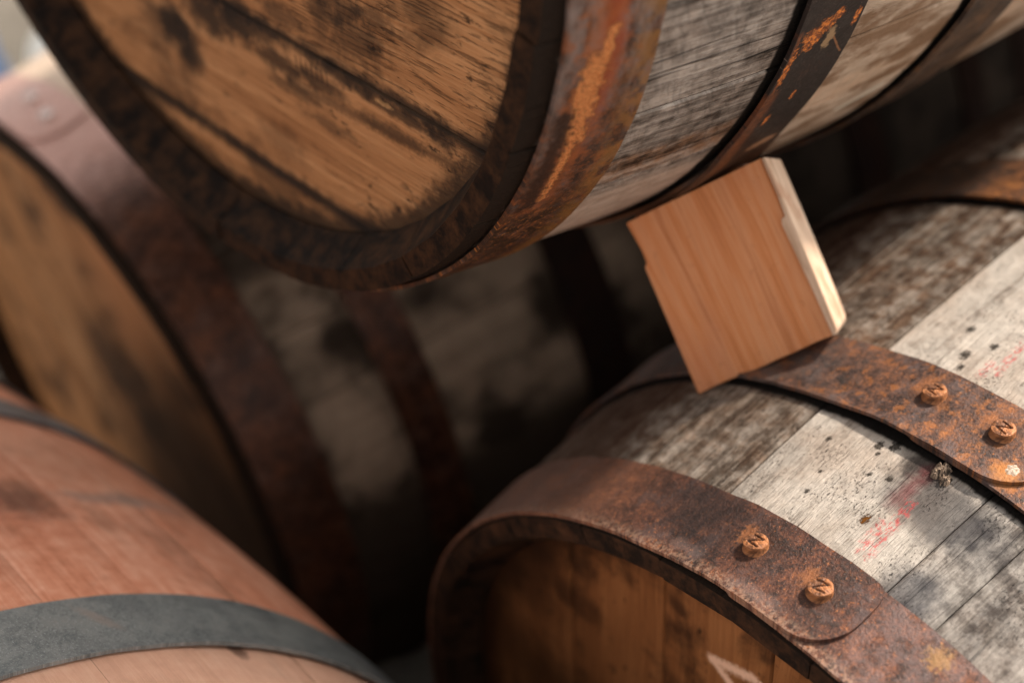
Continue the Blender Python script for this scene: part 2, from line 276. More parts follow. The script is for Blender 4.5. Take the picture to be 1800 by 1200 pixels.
def rC2(g, U, V, col, h, sd):
    w, w2 = wobs(g, U, V, 0.)
    q = g.step(g.noise(g.comb(U, V, 3.), 150, 4, .65), .52, .64); col = g.mix(g.math('MULTIPLY', q, .5), col, (.36, .13, .035))
    for (u, v) in ((.1396, 88.49), (.1396, 81.45)):
        q = g.blob(U, V, w2, u, AV(v), .0095, .0095, .6, .6); col = g.mix(g.math('MULTIPLY', q, .6), col, (.050, .024, .016))
        q = g.blob(U, V, w2, u + .003, AV(v) + .0085, .0050, .0030, 1., .6); col = g.mix(g.math('MULTIPLY', q, .6), col, (.34, .13, .05))
    q = g.blob(U, V, w2, .122, AV(78.6), .006, .006, .5, .5); col = g.mix(g.math('MULTIPLY', q, .7), col, (.40, .16, .04))
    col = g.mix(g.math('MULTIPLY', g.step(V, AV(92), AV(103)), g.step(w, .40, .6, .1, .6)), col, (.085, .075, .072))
    return col, h
def rD(g, U, V, col, h, sd):
    w, w2 = wobs(g, U, V, 0.)
    sp = g.step(g.noise(g.comb(U, V, 2.), 1100, 3, .8), .56, .68); pat = g.blob(U, V, w, .302, AV(63), .022, .05, .3, .8)
    col = g.mix(g.math('MULTIPLY', sp, g.math('ADD', g.math('MULTIPLY', pat, .9), .22)), col, (.55, .57, .58))
    q = g.blob(U, V, w2, .308, AV(61.), .012, .003, .5, .6, .5); col = g.mix(g.math('MULTIPLY', q, .5), col, (.35, .27, .23))
    return col, h
MA1 = rust_metal('rusty_head_hoop', (.05, .028, .021), (.13, .055, .03), (.45, .15, .035), (.13, .105, .10), .5, marks=rA1, bump=.0007, rough=.5)
MA2 = rust_metal('black_painted_hoop', (.019, .014, .013), (.024, .017, .016), (.10, .05, .03), (.028, .023, .022), .03, .5, .05, marks=rA2, bump=.00035)
MA3 = rust_metal('dull_brown_hoop', (.06, .04, .03), (.12, .075, .05), (.28, .12, .04), (.13, .10, .085), .2)
MC1 = rust_metal('red_brown_rusty_hoop', (.050, .026, .021), (.125, .052, .034), (.42, .15, .05), (.085, .058, .056), .75, .5, .25, marks=rC1, bump=.0010)
MC2 = rust_metal('speckled_rusty_hoop', (.055, .032, .027), (.135, .066, .044), (.46, .16, .04), (.12, .088, .085), .6, .48, .3, marks=rC2, bump=.0009)
def rC3(g, U, V, col, h, sd):
    w, w2 = wobs(g, U, V, 0.)
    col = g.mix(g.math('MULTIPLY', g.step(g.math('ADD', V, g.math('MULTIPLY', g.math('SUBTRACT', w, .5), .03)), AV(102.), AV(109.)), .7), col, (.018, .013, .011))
    return col, h
MC3 = rust_metal('orange_brown_hoop', (.05, .024, .015), (.18, .07, .025), (.5, .19, .035), (.06, .04, .035), .6, marks=rC3)
def rB(g, U, V, col, h, sd):
    w, w2 = wobs(g, U, V, 0.)
    m = g.step(g.math('ADD', V, g.math('MULTIPLY', g.math('SUBTRACT', w, .5), .06)), AV(58.), AV(76.), 0., .85)      # sunlit top painted in as paler pink
    return g.mix(m, col, g.mix(w, (.50, .27, .22), (.74, .47, .41))), h
MB = rust_metal('warm_rusty_hoop', (.040, .016, .010), (.10, .038, .020), (.28, .09, .03), (.12, .062, .045), .4, .30, .35, marks=rB)
MBR = rust_metal('glint_pink_rivet', (.70, .58, .55), (.80, .68, .64), (.8, .6, .55), (.85, .74, .72), .05, .2, .7)  # very pale colour paints in bright glints on the rivets
MBK = rust_metal('gap_shade_hoop', (.014, .009, .008), (.024, .013, .010), (.05, .02, .014), (.02, .014, .012), .05, .9, .0, spec=.0)  # hoop colour darkened to paint in the shade of the gap
MD = rust_metal('galvanised_hoop', (.165, .18, .18), (.24, .255, .25), (.28, .27, .25), (.20, .21, .21), .04, .45, .45, marks=rD, dark=(.11, .125, .13), bump=.00035)
MDD = rust_metal('dark_galvanised_hoop', (.13, .14, .15), (.20, .21, .22), (.18, .17, .16), (.25, .27, .28), .04, .4, .5, dark=(.05, .055, .058), bump=.00025)
MRV = rust_metal('orange_rusty_rivet', (.14, .058, .028), (.32, .130, .055), (.52, .21, .07), (.20, .105, .07), .5, .5, .2, dark=(.06, .028, .018), bump=.0003)
g = G('rivet_groove'); g.b.inputs['Base Color'].default_value = (.035, .018, .012, 1); g.b.inputs['Roughness'].default_value = .8; MGV = g.m

def hA(g, U, V, col, h, sd):
    w, w2 = wobs(g, U, V, 0.)
    def T(x, z): c, s_ = cos(rad(-8)), sin(rad(-8)); return (x * c + z * s_, -x * s_ + z * c)
    dk = (.020, .013, .010)
    for (x, z, ru, rv, a, k) in ((-.066, -.166, .019, .014, .45, .96), (-.058, -.180, .012, .011, .4, .93), (-.030, -.150, .022, .012, .5, .8), (.033, -.163, .022, .006, .5, .8), (.010, -.150, .030, .006, .5, .7), (.067, -.166, .020, .005, .5, .8), (.045, -.176, .022, .004, .5, .6), (.085, -.157, .022, .005, .5, .75), (.13, -.166, .035, .0035, .5, .8), (.160, -.170, .010, .006, .6, .8),
                               (.105, -.134, .018, .012, .7, .55), (.085, -.126, .012, .008, .7, .6), (.125, -.120, .012, .006, .8, .6), (-.02, -.150, .018, .012, .6, .5), (.07, -.188, .020, .004, .8, .5), (.12, -.177, .02, .005, .9, .5), (.000, -.145, .016, .014, .6, .75), (.095, -.118, .020, .010, .7, .6), (.045, -.135, .018, .006, .7, .6), (-.09, -.165, .012, .02, .6, .45), (.092, -.2475, .010, .008, .5, .8), (.02, -.21, .02, .010, .8, .35)):
        u, v = T(x, z); q = g.blob(U, V, w, u, v, ru, rv, a, .55); col = g.mix(g.math('MULTIPLY', q, k), col, dk)
    q = g.seg(U, V, T(.04, -.172), T(.17, -.182), .003, w2, .9, .7); col = g.mix(g.math('MULTIPLY', q, .55), col, dk)
    # little row of file marks
    for i in range(7):
        u, v = T(.050 + i * .0042, -.1585 - i * .0005); q = g.seg(U, V, (u, v - .004), (u, v + .003), .0006, w2, .2, .5); col = g.mix(g.math('MULTIPLY', q, .6), col, dk)
    u, v = T(.120, -.1635); q = g.blob(U, V, w2, u, v, .006, .0015, .6, .4); col = g.mix(q, col, (.55, .30, .13))
    rr = g.math('SQRT', g.math('ADD', g.math('MULTIPLY', U, U), g.math('MULTIPLY', V, V))); rr = g.math('ADD', rr, g.math('MULTIPLY', g.math('SUBTRACT', w, .5), .03)); col = g.mix(g.step(rr, .243, .254, 0., .85), col, dk)
    # char stain along joints
    for v0 in (-.140, -.2285):
        d = g.math('ABSOLUTE', g.math('SUBTRACT', V, v0)); d = g.math('ADD', d, g.math('MULTIPLY', g.math('SUBTRACT', w, .5), .012)); col = g.mix(g.step(d, .0085, .0010, 0., .92), col, dk)
    return col, h
def hC(g, U, V, col, h, sd):
    w, w2 = wobs(g, U, V, 0.)
    def T(x, z): a = rad(80); c, s_ = cos(a), sin(a); x += .006; z += .006; return (x * c + z * s_, -x * s_ + z * c)
    ch = g.mx(g.seg(U, V, T(-.0385, .1925), T(-.0105, .1985), .0030, w2, .7, .7), g.seg(U, V, T(-.0385, .1925), T(-.0235, .1800), .0028, w2, .7, .7), g.seg(U, V, T(-.0060, .1985), T(.006, .190), .0014, w2, .25, .35))
    dk = (.03, .014, .008)
    rr = g.math('SQRT', g.math('ADD', g.math('MULTIPLY', U, U), g.math('MULTIPLY', V, V))); rr = g.math('ADD', rr, g.math('MULTIPLY', g.math('SUBTRACT', w, .5), .05)); col = g.mix(g.step(rr, .228, .254, 0., .8), col, (.014, .008, .005))
    for (x, z, ru, rv, k) in ((-.171, .186, .012, .010, .8), (-.150, .165, .022, .012, .75), (-.19, .15, .03, .02, .6), (-.06, .215, .006, .006, .7), (-.095, .21, .004, .006, .6), (-.20, .08, .05, .03, .6)):
        u, v = T(x, z); q = g.blob(U, V, w, u, v, rv, ru, .5, .7); col = g.mix(g.math('MULTIPLY', q, k), col, dk)
    col = g.mix(g.math('MULTIPLY', ch, .9), col, (.80, .56, .42))
    return col, h
def hB(g, U, V, col, h, sd):
    w = g.noise(g.comb(U, V, 5.), 14, 5, .6)
    ph = rad(-62); X = g.math('SUBTRACT', g.math('MULTIPLY', U, cos(ph)), g.math('MULTIPLY', V, sin(ph))); Z = g.math('ADD', g.math('MULTIPLY', U, sin(ph)), g.math('MULTIPLY', V, cos(ph)))
    q = g.blob(X, Z, w, .14, -.06, .13, .16, .25, .5); col = g.mix(g.math('MULTIPLY', q, .85), col, (.035, .018, .011))
    q = g.blob(X, Z, w, .02, .06, .05, .035, .3, .5); col = g.mix(g.math('MULTIPLY', q, .7), col, (.06, .03, .018))
    q = g.blob(X, Z, w, .075, .15, .035, .05, .3, .6); col = g.mix(g.math('MULTIPLY', q, .6), col, (.62, .28, .12))
    return col, h
HA = head_wood('golden_oak_head', [(.20, .080, .030), (.40, .185, .078), (.56, .29, .135), (.030, .016, .010)], .62, hA, .0011, .6, .5)
HC = head_wood('amber_oak_head', [(.13, .052, .020), (.215, .090, .034), (.30, .135, .053), (.030, .015, .009)], .5, hC, .0004, .85)
HB = head_wood('tan_oak_head', [(.22, .09, .033), (.44, .20, .080), (.60, .31, .145), (.05, .023, .012)], .55, hB, .0006, .85)
HD = head_wood('pale_new_oak_head', [(.35, .2, .11), (.5, .3, .18), (.6, .4, .26), (.2, .1, .06)], .6, None, .0004, .2)
def chime_mat(name, c0, c1):
    g = G(name); P = g.n('ShaderNodeTexCoord').outputs['Object']; w0 = g.noise(P, 70, 6, .72); w1 = g.noise(P, 330, 4, .7); w = g.math('ADD', g.math('MULTIPLY', w0, .8), g.math('MULTIPLY', w1, .2)); g.b.inputs['Specular IOR Level'].default_value = .08
    w = g.math('ADD', g.math('MULTIPLY', g.math('SUBTRACT', w, .5), 1.0), .47); g.put(g.b.inputs['Base Color'], g.ramp(w, [(.40, c0), (.56, c1), (.72, tuple(1.7 * x for x in c1))])); g.b.inputs['Roughness'].default_value = .6
    g.put(g.b.inputs['Normal'], g.bump(w, .0005)); return g.m
CHD = chime_mat('charred_chime', (.007, .0045, .0035), (.042, .019, .009)); CHM = chime_mat('brown_chime', (.008, .006, .005), (.045, .022, .012)); CHP = chime_mat('pale_chime', (.20, .11, .06), (.45, .28, .17))

# ------------------------------------------------------------------ barrel
L, RB, RH = .90, .3225, .2798
def prof(z): return RB - (RB - RH) * ((z - L / 2) / (L / 2)) ** 2
def mesh_obj(name, verts, faces, bc, mats, fm=None, parent=None, tone=None, smooth=True, sharp=None):
    me = bpy.data.meshes.new(name); me.from_pydata(verts, [], faces)
    a = me.attributes.new('bc', 'FLOAT_VECTOR', 'POINT'); a.data.foreach_set('vector', [c for v in bc for c in v])
    if tone is not None:
        t = me.attributes.new('tone', 'FLOAT', 'POINT'); t.data.foreach_set('value', [tone] * len(verts))
    for m in mats: me.materials.append(m)
    if fm: me.polygons.foreach_set('material_index', fm)
    me.polygons.foreach_set('use_smooth', [smooth] * len(me.polygons)); me.update()
    if smooth: me.set_sharp_from_angle(angle=rad(32))
    o = bpy.data.objects.new(name, me); S.collection.objects.link(o)
    if parent: o.parent = parent
    return o

def stave(parent, t0, t1, wood, chime, tone, rng, loc_r=0.):
    tight = wood.name == 'new_pink_oak'; NZ, gap = 46, .00010 if tight else .00022; cd = .0006 if tight else .0012
    zs = [0, .003, .008, .014, .020, .0205] + [.04 + (L - .08) * i / (NZ - 1) for i in range(NZ)] + [L - .0205, L - .020, L - .014, L - .008, L - .003, L]
    e0, e1 = rng.uniform(-.0006, .0006), rng.uniform(-.0012, .0012); dr = rng.uniform(-.0005, .0005) + loc_r; seed = rng.random()
    V, BC, F, FM = [], [], [], []
    ncol = None
    for z in zs:
        r = prof(z) + dr; zz = z + (e0 * max(0, 1 - z / .05) if z < .1 else e1 * max(0, 1 - (L - z) / .05) if z > L - .1 else 0)
        d = min(z, L - z); th = .0115 + (.026 - .0115) * min(1, d / .020)
        
        g0 = gap / r * 180 / pi; cb = .0011 / r * 180 / pi
        ang = [t1 - g0, t1 - g0 - cb] + [t0 + (t1 - t0) * k / 6 for k in (5, 4, 3, 2, 1)] + [t0 + g0 + cb, t0 + g0]
        rad_ = [r - cd, r - cd / 6] + [r] * 5 + [r - cd / 6, r - cd]
        ri = r - th
        ang += [t0 + g0, (t0 + t1) / 2, t1 - g0]; rad_ += [ri] * 3
        ncol = len(ang)
        for a, q in zip(ang, rad_):
            V.append((q * cos(rad(a)), zz, q * sin(rad(a)))); BC.append((z, AV(a), seed))
    nz = len(zs)
    for i in range(nz - 1):
        for j in range(ncol):
            k = (j + 1) % ncol; F.append((i * ncol + j, (i + 1) * ncol + j, (i + 1) * ncol + k, i * ncol + k))
            inner = j >= 9 - 1 and j < ncol
            FM.append(1 if inner else 0)
    F.append(tuple(range(ncol))); FM.append(1); F.append(tuple(reversed(range((nz - 1) * ncol, nz * ncol)))); FM.append(1)
    return mesh_obj('stave', V, F, BC, [wood, chime], FM, parent, tone)

def rivet_mesh(mat, sd=0):
    """round rivet head about 12 mm across with a stamped N sunk into its top, axis +z (radial), x along the barrel, y round it"""
    R, H, n = .0054, .0044, 44; V, F, BC, FM = [], [], [], []
    def sdseg(x, y, p, q):
        dx, dy = q[0] - p[0], q[1] - p[1]; t = max(0, min(1, ((x - p[0]) * dx + (y - p[1]) * dy) / (dx * dx + dy * dy))); return math.hypot(x - p[0] - t * dx, y - p[1] - t * dy)
    a = .0032; b = .0024; segs = [((b, a * .9), (b * 1.05, -a * .75)), ((-b, a * .7), (-b * .95, -a)), ((-b, a * .7), (b * 1.05, -a * .75))]
    rings = [i / 26 for i in range(27)]; na = 96
    V.append((0, 0, H)); BC.append((0, 0, 0)); idx = []
    def hgt(x, y, s):
        d = min(sdseg(x, y, *q) for q in segs); gr = max(0., 1 - (d / .00052) ** 2); gr *= min(1, max(.35, 1.0 + 1.1 * mn.noise(Vector((x * 420, y * 420, 7.7 * sd))))); z = H - .0004 * s ** 3 - .0009 * gr ** .5 + .00030 * mn.noise(Vector((x * 500, y * 500, 3 + sd * 5.1))) + .00018 * mn.noise(Vector((x * 1500, y * 1500, sd)))
        return z, gr
    g0 = []
    for s in rings[1:]:
        row = []
        for k in range(na):
            t = 2 * pi * k / na; rr = R * s * (1 + .06 * mn.noise(Vector((cos(t) * 1.5, sin(t) * 1.5, 9 + sd * 3)))); x, y = rr * cos(t), rr * sin(t); z, gr = hgt(x, y, s); row.append(len(V)); V.append((x, y, z)); BC.append((x, y, 0)); g0.append(gr)
        idx.append(row)
    for (s, z) in ((1.035, H - .0009), (1.05, H - .0018), (1.04, .0016), (1.06, .0006), (1.12, .0001), (1.15, -.0008)):
        row = []
        for k in range(na):
            t = 2 * pi * k / na; rr = R * s * (1 + .06 * mn.noise(Vector((cos(t) * 1.5, sin(t) * 1.5, 9 + sd * 3)))); row.append(len(V)); V.append((rr * cos(t), rr * sin(t), z)); BC.append((rr * cos(t), rr * sin(t) + z, 0)); g0.append(0)
        idx.append(row)
    V0 = [1.] + g0
    for k in range(na): F.append((0, idx[0][k], idx[0][(k + 1) % na])); FM.append(0)
    for i in range(len(idx) - 1):
        for k in range(na):
            q = (idx[i][k], idx[i + 1][k], idx[i + 1][(k + 1) % na], idx[i][(k + 1) % na]); F.append(q); FM.append(1 if sum(g0[j - 1] for j in q) > 2.2 else 0)
    me = bpy.data.meshes.new('rivet'); me.from_pydata(V, [], F); at = me.attributes.new('bc', 'FLOAT_VECTOR', 'POINT'); at.data.foreach_set('vector', [c for v in BC for c in v])
    me.materials.append(mat); me.materials.append(MGV); me.polygons.foreach_set('material_index', FM); me.polygons.foreach_set('use_smooth', [True] * len(F)); me.update(); me.set_sharp_from_angle(angle=rad(50))
    return me
RIV = {}
def rivet(parent, z, th, mat, z_off):
    me = RIV.get((mat.name, len(RIV) if len(RIV) < 8 and mat is MRV and 60 < th < 95 else 0)) or RIV.setdefault((mat.name, len(RIV) if mat is MRV and 60 < th < 95 and len(RIV) < 8 else 0), rivet_mesh(mat, len(RIV)))
    o = bpy.data.objects.new('rivet', me); S.collection.objects.link(o); o.parent = parent
    r = prof(z) + z_off; t = rad(th); n = Vector((cos(t), 0, sin(t))); ax = Vector((0, 1, 0)); ta = Vector((sin(t), 0, -cos(t)))   # ta points to falling angle
    M = Matrix((ax, ta, n)).transposed()
    if M.determinant() < 0: M = Matrix((ax, -ta, n)).transposed()
    M = M.to_4x4() @ Matrix.Rotation(random.uniform(-.28, .28), 4, 'Z'); M.translation = n * r + ax * z
    o.matrix_local = M
    return o

def hoop(parent, z0, z1, mat, lap_end, rivets, seed, label=None, thick=.0020, rough_edge=.0005, rmat=None):
    flare = .0016 if .05 < z0 < .4 else .0004
    """riveted band: starts at lap_end+13 deg, runs once round under itself and ends, rounded, at lap_end (upper layer)"""
    NW = 16; start = lap_end + 14.; total = 374.; V, BC, F, FM = [], [], [], []; step_ = 1.5; N = int(total / step_)
    zc = (z0 + z1) / 2; hw = (z1 - z0) / 2; pts = []
    for i in range(N + 1):
        s = total * i / N
        th = start - s
        for j in range(NW + 1):
            w = -cos(pi * j / NW)
            ss = s
            pw, aw = (3.6, .010) if w > 0 else (1.9, .021)
            lim = total - (1 - max(0., 1 - abs(w) ** pw) ** (1 / pw)) * aw / .29 * 57.3
            lim0 = total - lim
            ss = min(max(ss, lim0), lim)
            a = start - ss
            k = min(1, max(0, (ss - (total - 20.)) / 7.)); k = k * k * (3 - 2 * k)
            ed = rough_edge * mn.noise(Vector((a * .35, w * 2, seed * 9.1))) * max(0, (abs(w) - .7) / .3)
            z = zc + w * hw + ed
            bul = .0003 * mn.noise(Vector((a * .12, w * 1.2, seed * 3.3)))
            r = prof(z) + .0007 + flare * max(0, -w) ** 1.5 + bul + k * (thick + .0003)
            pts.append((a, z, r))
    W1 = NW + 1
    def P(a, z, r): return (r * cos(rad(a)), z, r * sin(rad(a)))
    wr = lambda a: a + 360 if a < -180 else a
    for (a, z, r) in pts: V.append(P(a, z, r + thick)); BC.append((z, AV(wr(a)), seed))
    n0 = len(V)
    for (a, z, r) in pts: V.append(P(a, z, r)); BC.append((z, AV(wr(a)), seed))
    for i in range(N):
        for j in range(NW):
            A, B, C, D = i * W1 + j, i * W1 + j + 1, (i + 1) * W1 + j + 1, (i + 1) * W1 + j
            F.append((A, B, C, D)); F.append((n0 + A, n0 + D, n0 + C, n0 + B))
        A, D = i * W1, (i + 1) * W1; F.append((A, D, n0 + D, n0 + A)); A, D = i * W1 + NW, (i + 1) * W1 + NW; F.append((D, A, n0 + A, n0 + D))
    for j in range(NW):
        F.append((j + 1, j, n0 + j, n0 + j + 1)); a = N * W1 + j; F.append((a, a + 1, n0 + a + 1, n0 + a))
    o = mesh_obj('hoop', V, F, BC, [mat], None, parent)
    if label: o['label'] = label
    for (z, th) in rivets: rivet(o, z, th, rmat or MRV, thick * 2 + .0004)
    return o

def head(parent, y, face, phi, joints, mat, seed):
    """boards laid edge to edge in a circle; phi is the board direction; face -1 looks out of the near end"""
    R = .2590; rng = random.Random(seed); c, s_ = cos(rad(phi)), sin(rad(phi)); ed = [-R] + [j for j in joints if -R < j < R] + [R]
    for n0, n1 in zip(ed[:-1], ed[1:]):
        sd = rng.random(); KN, KU = 12, 16; dz = rng.uniform(-.0004, .0004); V, BC, F = [], [], []
        ns = [n0 + .0003, n0 + .0012] + [n0 + (n1 - n0) * k / KN for k in range(1, KN)] + [n1 - .0012, n1 - .0003]
        W1 = len(ns)
        for side in (0, 1):
            for iu in range(KU + 1):
                for k, n in enumerate(ns):
                    h = sqrt(max(1e-8, R * R - n * n)); u = h * (-1 + 2 * iu / KU); x = u * c - n * s_; z = u * s_ + n * c
                    drop = .0014 if k in (0, W1 - 1) else 0.
                    yy = y + face * (dz - drop) if side == 0 else y - face * .02
                    V.append((x, yy, z)); BC.append((u, n, sd))
        B0 = (KU + 1) * W1
        for i in range(KU):
            for j in range(W1 - 1):
                q = (i * W1 + j, i * W1 + j + 1, (i + 1) * W1 + j + 1, (i + 1) * W1 + j); F.append(q); F.append(tuple(B0 + t for t in reversed(q)))
            for j in (0, W1 - 1): F.append((i * W1 + j, (i + 1) * W1 + j, B0 + (i + 1) * W1 + j, B0 + i * W1 + j))
        for j in range(W1 - 1):
            for i in (0, KU): F.append((i * W1 + j, i * W1 + j + 1, B0 + i * W1 + j + 1, B0 + i * W1 + j))
        o = mesh_obj('head_board', V, F, BC, [mat], None, parent)
        bm = bmesh.new(); bm.from_mesh(o.data); bmesh.ops.recalc_face_normals(bm, faces=bm.faces); bm.to_mesh(o.data); bm.free()

def barrel(label, P, A, joints, tones, wood, hmat, chime, hoops, phi, hj, seed, group=None):
    """joints: listed angles of stave joints (deg, falling); the rest of the circle is filled at random"""
    root = bpy.data.objects.new('barrel', None); S.collection.objects.link(root); root['label'] = label; root['category'] = 'barrel'
    if group: root['group'] = group
    root.empty_display_size = .2
    a = Vector(A).normalized(); e1 = a.cross(Vector((0, 0, 1))).normalized(); e2 = e1.cross(a)
    M = Matrix((e1, a, e2)).transposed().to_4x4(); M.translation = Vector((P[0], P[1], P[2] + Z0)); root.matrix_world = M
    rng = random.Random(seed); ang = list(joints); t = joints[-1]
    while t > joints[0] - 360 + 15: t -= rng.uniform(9.5, 16.5); ang.append(t)
    if ang[-1] - (joints[0] - 360) < 5: ang.pop()
    ang.append(joints[0] - 360)
    staves = []
    for i, (b, c) in enumerate(zip(ang[:-1], ang[1:])):
        tone = tones[i] if i < len(tones) else rng.uniform(.15, .85)
        off = 360 if (b + c) / 2 < -180 else 0
        staves.append(stave(root, c + off, b + off, wood, chime, tone, rng))
    for k, h in enumerate(hoops): hoop(root, h[0], h[1], h[2], h[3], h[4], seed + k * .37, h[5] if len(h) > 5 else None, rmat=h[6] if len(h) > 6 else None)
    head(root, .0225, -1, phi, hj, hmat, seed); head(root, L - .0225, 1, phi + 30, hj, hmat, seed + 1)
    return root, staves

def two(z, t): return [(z, t + 11.6), (z, t + 4.2)]
def mirror(z0, z1, m, lap): return (L - z1, L - z0, m, lap, two(L - (z0 + z1) / 2, lap))

A_, stA = barrel('upper dark barrel with a golden oak head, resting on the pale wooden block', (-.71822, .34287, -.15555), (-.02309, .99950, -.02141),
    [60., 48., 33., 20., 6.5, -6., -19.6, -31.5, -42.7, -57.5, -71.], [.4, .5, .6, .5, .55, .5, .45, .5, .62, .3, .6], WA, HA, CHD,
    [(.0105, .0561, MA1, 150., two(.033, 150), 'rusty head hoop with a bright orange streak'), (.1355, .1758, MA2, -61.8, two(.1700, -61.8), 'black painted hoop with orange rust flakes'),
     (.2641, .3106, MA3, -22., two(.300, -22.)), mirror(.0105, .0561, MA1, 130), mirror(.1355, .1758, MA2, 100), mirror(.2641, .3106, MA3, 60)], -8., [-.2285, -.1400, -.055, .035, .10, .175], 11)
C_, stC = barrel('weathered pale barrel with red crayon marks and two rusty riveted hoops, under the block', (-.39933, .35632, -.77446), (.01622, .99985, .00643),
    [124., 109., 97., 78.4, 73.3, 62., 49.], [.35, .30, .86, .50, .42, .5, .4], WC, HC, CHM,
    [(.0010, .0440, MC1, 77.6, [(.0253, 89.45), (.0244, 82.02)], 'red-brown rusty hoop with an overlapped rounded end'), (.1133, .1565, MC2, 76.4, [(.1396, 88.49), (.1396, 81.45)], 'speckled rusty hoop with a white lichen spot'),
     (.2908, .3367, MC3, -60., two(.312, -60.)), mirror(.0010, .0440, MC1, 100), mirror(.1133, .1565, MC2, 100), mirror(.2908, .3367, MC3, 60)], 80., [-.17, -.115, -.062, -.02, .03, .10, .17], 23)
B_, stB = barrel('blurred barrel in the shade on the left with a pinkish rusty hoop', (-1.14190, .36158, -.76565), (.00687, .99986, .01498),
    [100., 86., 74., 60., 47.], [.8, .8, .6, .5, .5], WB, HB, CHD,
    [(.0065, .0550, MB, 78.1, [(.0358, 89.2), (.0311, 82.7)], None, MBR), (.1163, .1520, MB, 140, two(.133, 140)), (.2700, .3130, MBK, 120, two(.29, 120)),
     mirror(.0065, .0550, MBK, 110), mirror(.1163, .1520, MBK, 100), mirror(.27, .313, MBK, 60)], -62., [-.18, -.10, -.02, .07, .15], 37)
D_, stD = barrel('newer pink oak barrel with grey galvanised hoops, lying crosswise in front', (-.30439, .00219, -.78309), (-.99997, .00793, 0.),
    [99., 88., 76.5, 64., 54.3, 43., 34.], [.5, .35, .6, .38, .6, .45, .55], WD, HD, CHP,
    [(.0040, .0480, MD, 200, two(.026, 200)), (.1180, .1600, MD, 180, two(.139, 180)), (.2797, .3274, MD, 120, two(.303, 120)), (.573, .6157, MDD, 120, two(.594, 120)),
     mirror(.1180, .1600, MD, 150), mirror(.004, .048, MD, 150)], 20., [-.17, -.09, 0., .08, .16], 51)

def added_back_row(src, dy, dx, label):  # unseen barrel copies, added behind to keep light out of the gap
    c = src.copy(); S.collection.objects.link(c); c['label'] = label; c.matrix_world = Matrix.Translation((dx, dy, 0)) @ src.matrix_world
    for ch in list(src.children):
        d = ch.copy(); S.collection.objects.link(d); d.parent = c
        for q in ch.children: e = q.copy(); S.collection.objects.link(e); e.parent = d
    return c
bpy.context.view_layer.update()
added_back_row(A_, .95, .01, 'added upper barrel behind to darken the gap, end to end with the dark barrel')
added_back_row(B_, .95, -.01, 'added left barrel behind to darken the gap, under the upper ones')

# ------------------------------------------------------------------ small things fixed to the barrels
def lump(name, parent, z, th, rz, rt, hgt, mat, seed, off=0., rough=.5, n=26, label=None):
    """irregular crust on the barrel surface"""
    V, F, BC = [], [], []; na = 40; t0 = rad(th); r0 = prof(z) + off
    ax = Vector((0, 1, 0)); ta = Vector((-sin(t0), 0, cos(t0))); nn = Vector((cos(t0), 0, sin(t0)))
    def add(a, b, h): p = nn * (r0 + h) + ax * (z + a) + ta * b; V.append(p); BC.append((z + a, AV(th) + b, seed))
    add(0, 0, hgt * (.6 + .4 * mn.noise(Vector((0, 0, seed)))))
    for i in range(1, 13):
        s = i / 12
        for k in range(na):
            t = 2 * pi * k / na; e = 1 + .38 * mn.noise(Vector((cos(t) * 1.6, sin(t) * 1.6, seed))) + .18 * mn.noise(Vector((cos(t) * 5, sin(t) * 5, seed)))
            a, b = rz * s * e * cos(t), rt * s * e * sin(t)
            h = hgt * (1 - s ** 3) * (.75 + rough * mn.noise(Vector((a * 520, b * 520, seed)), noise_basis='PERLIN_ORIGINAL') + rough * .6 * mn.noise(Vector((a * 1300, b * 1300, seed)))) - .0006 * (s > .97)
            add(a, b, h)
    for k in range(na): F.append((0, 1 + k, 1 + (k + 1) % na))
    for i in range(11):
        for k in range(na): F.append((1 + i * na + k, 1 + (i + 1) * na + k, 1 + (i + 1) * na + (k + 1) % na, 1 + i * na + (k + 1) % na))
    o = mesh_obj(name, V, F, BC, [mat], None, parent, .6)
    bm = bmesh.new(); bm.from_mesh(o.data); bmesh.ops.recalc_face_normals(bm, faces=bm.faces)
    bm.to_mesh(o.data); bm.free()
    if label: o['label'] = label
    return o
g = G('dry_resin'); P = g.attr('bc'); w = g.noise(P, 700, 4, .7); g.put(g.b.inputs['Base Color'], g.ramp(w, [(.42, (.03, .02, .014)), (.56, (.34, .24, .17)), (.7, (.55, .43, .33))])); g.b.inputs['Roughness'].default_value = .85; g.put(g.b.inputs['Normal'], g.bump(w, .0008)); RES = g.m
g = G('white_lichen'); P = g.attr('bc'); w = g.noise(P, 900, 4, .7); g.put(g.b.inputs['Base Color'], g.ramp(w, [(.40, (.30, .20, .13)), (.58, (.55, .46, .38))])); g.b.inputs['Roughness'].default_value = .9; g.put(g.b.inputs['Normal'], g.bump(w, .0006)); LIC = g.m
hoopsC = [o for o in S.objects if o.parent == C_ and o.name.startswith('hoop')]
lump('resin_lump', stC[2], .1085, 83.0, .0052, .0040, .0050, RES, 4.2, 0., .45)
lump('resin_lump', stC[2], .1060, 82.1, .0030, .0026, .0034, RES, 9.2, 0., .45)
lump('lichen_spot', hoopsC[1], .1262, 78.5, .0044, .0038, .0016, LIC, 2.7, .0046, .25)

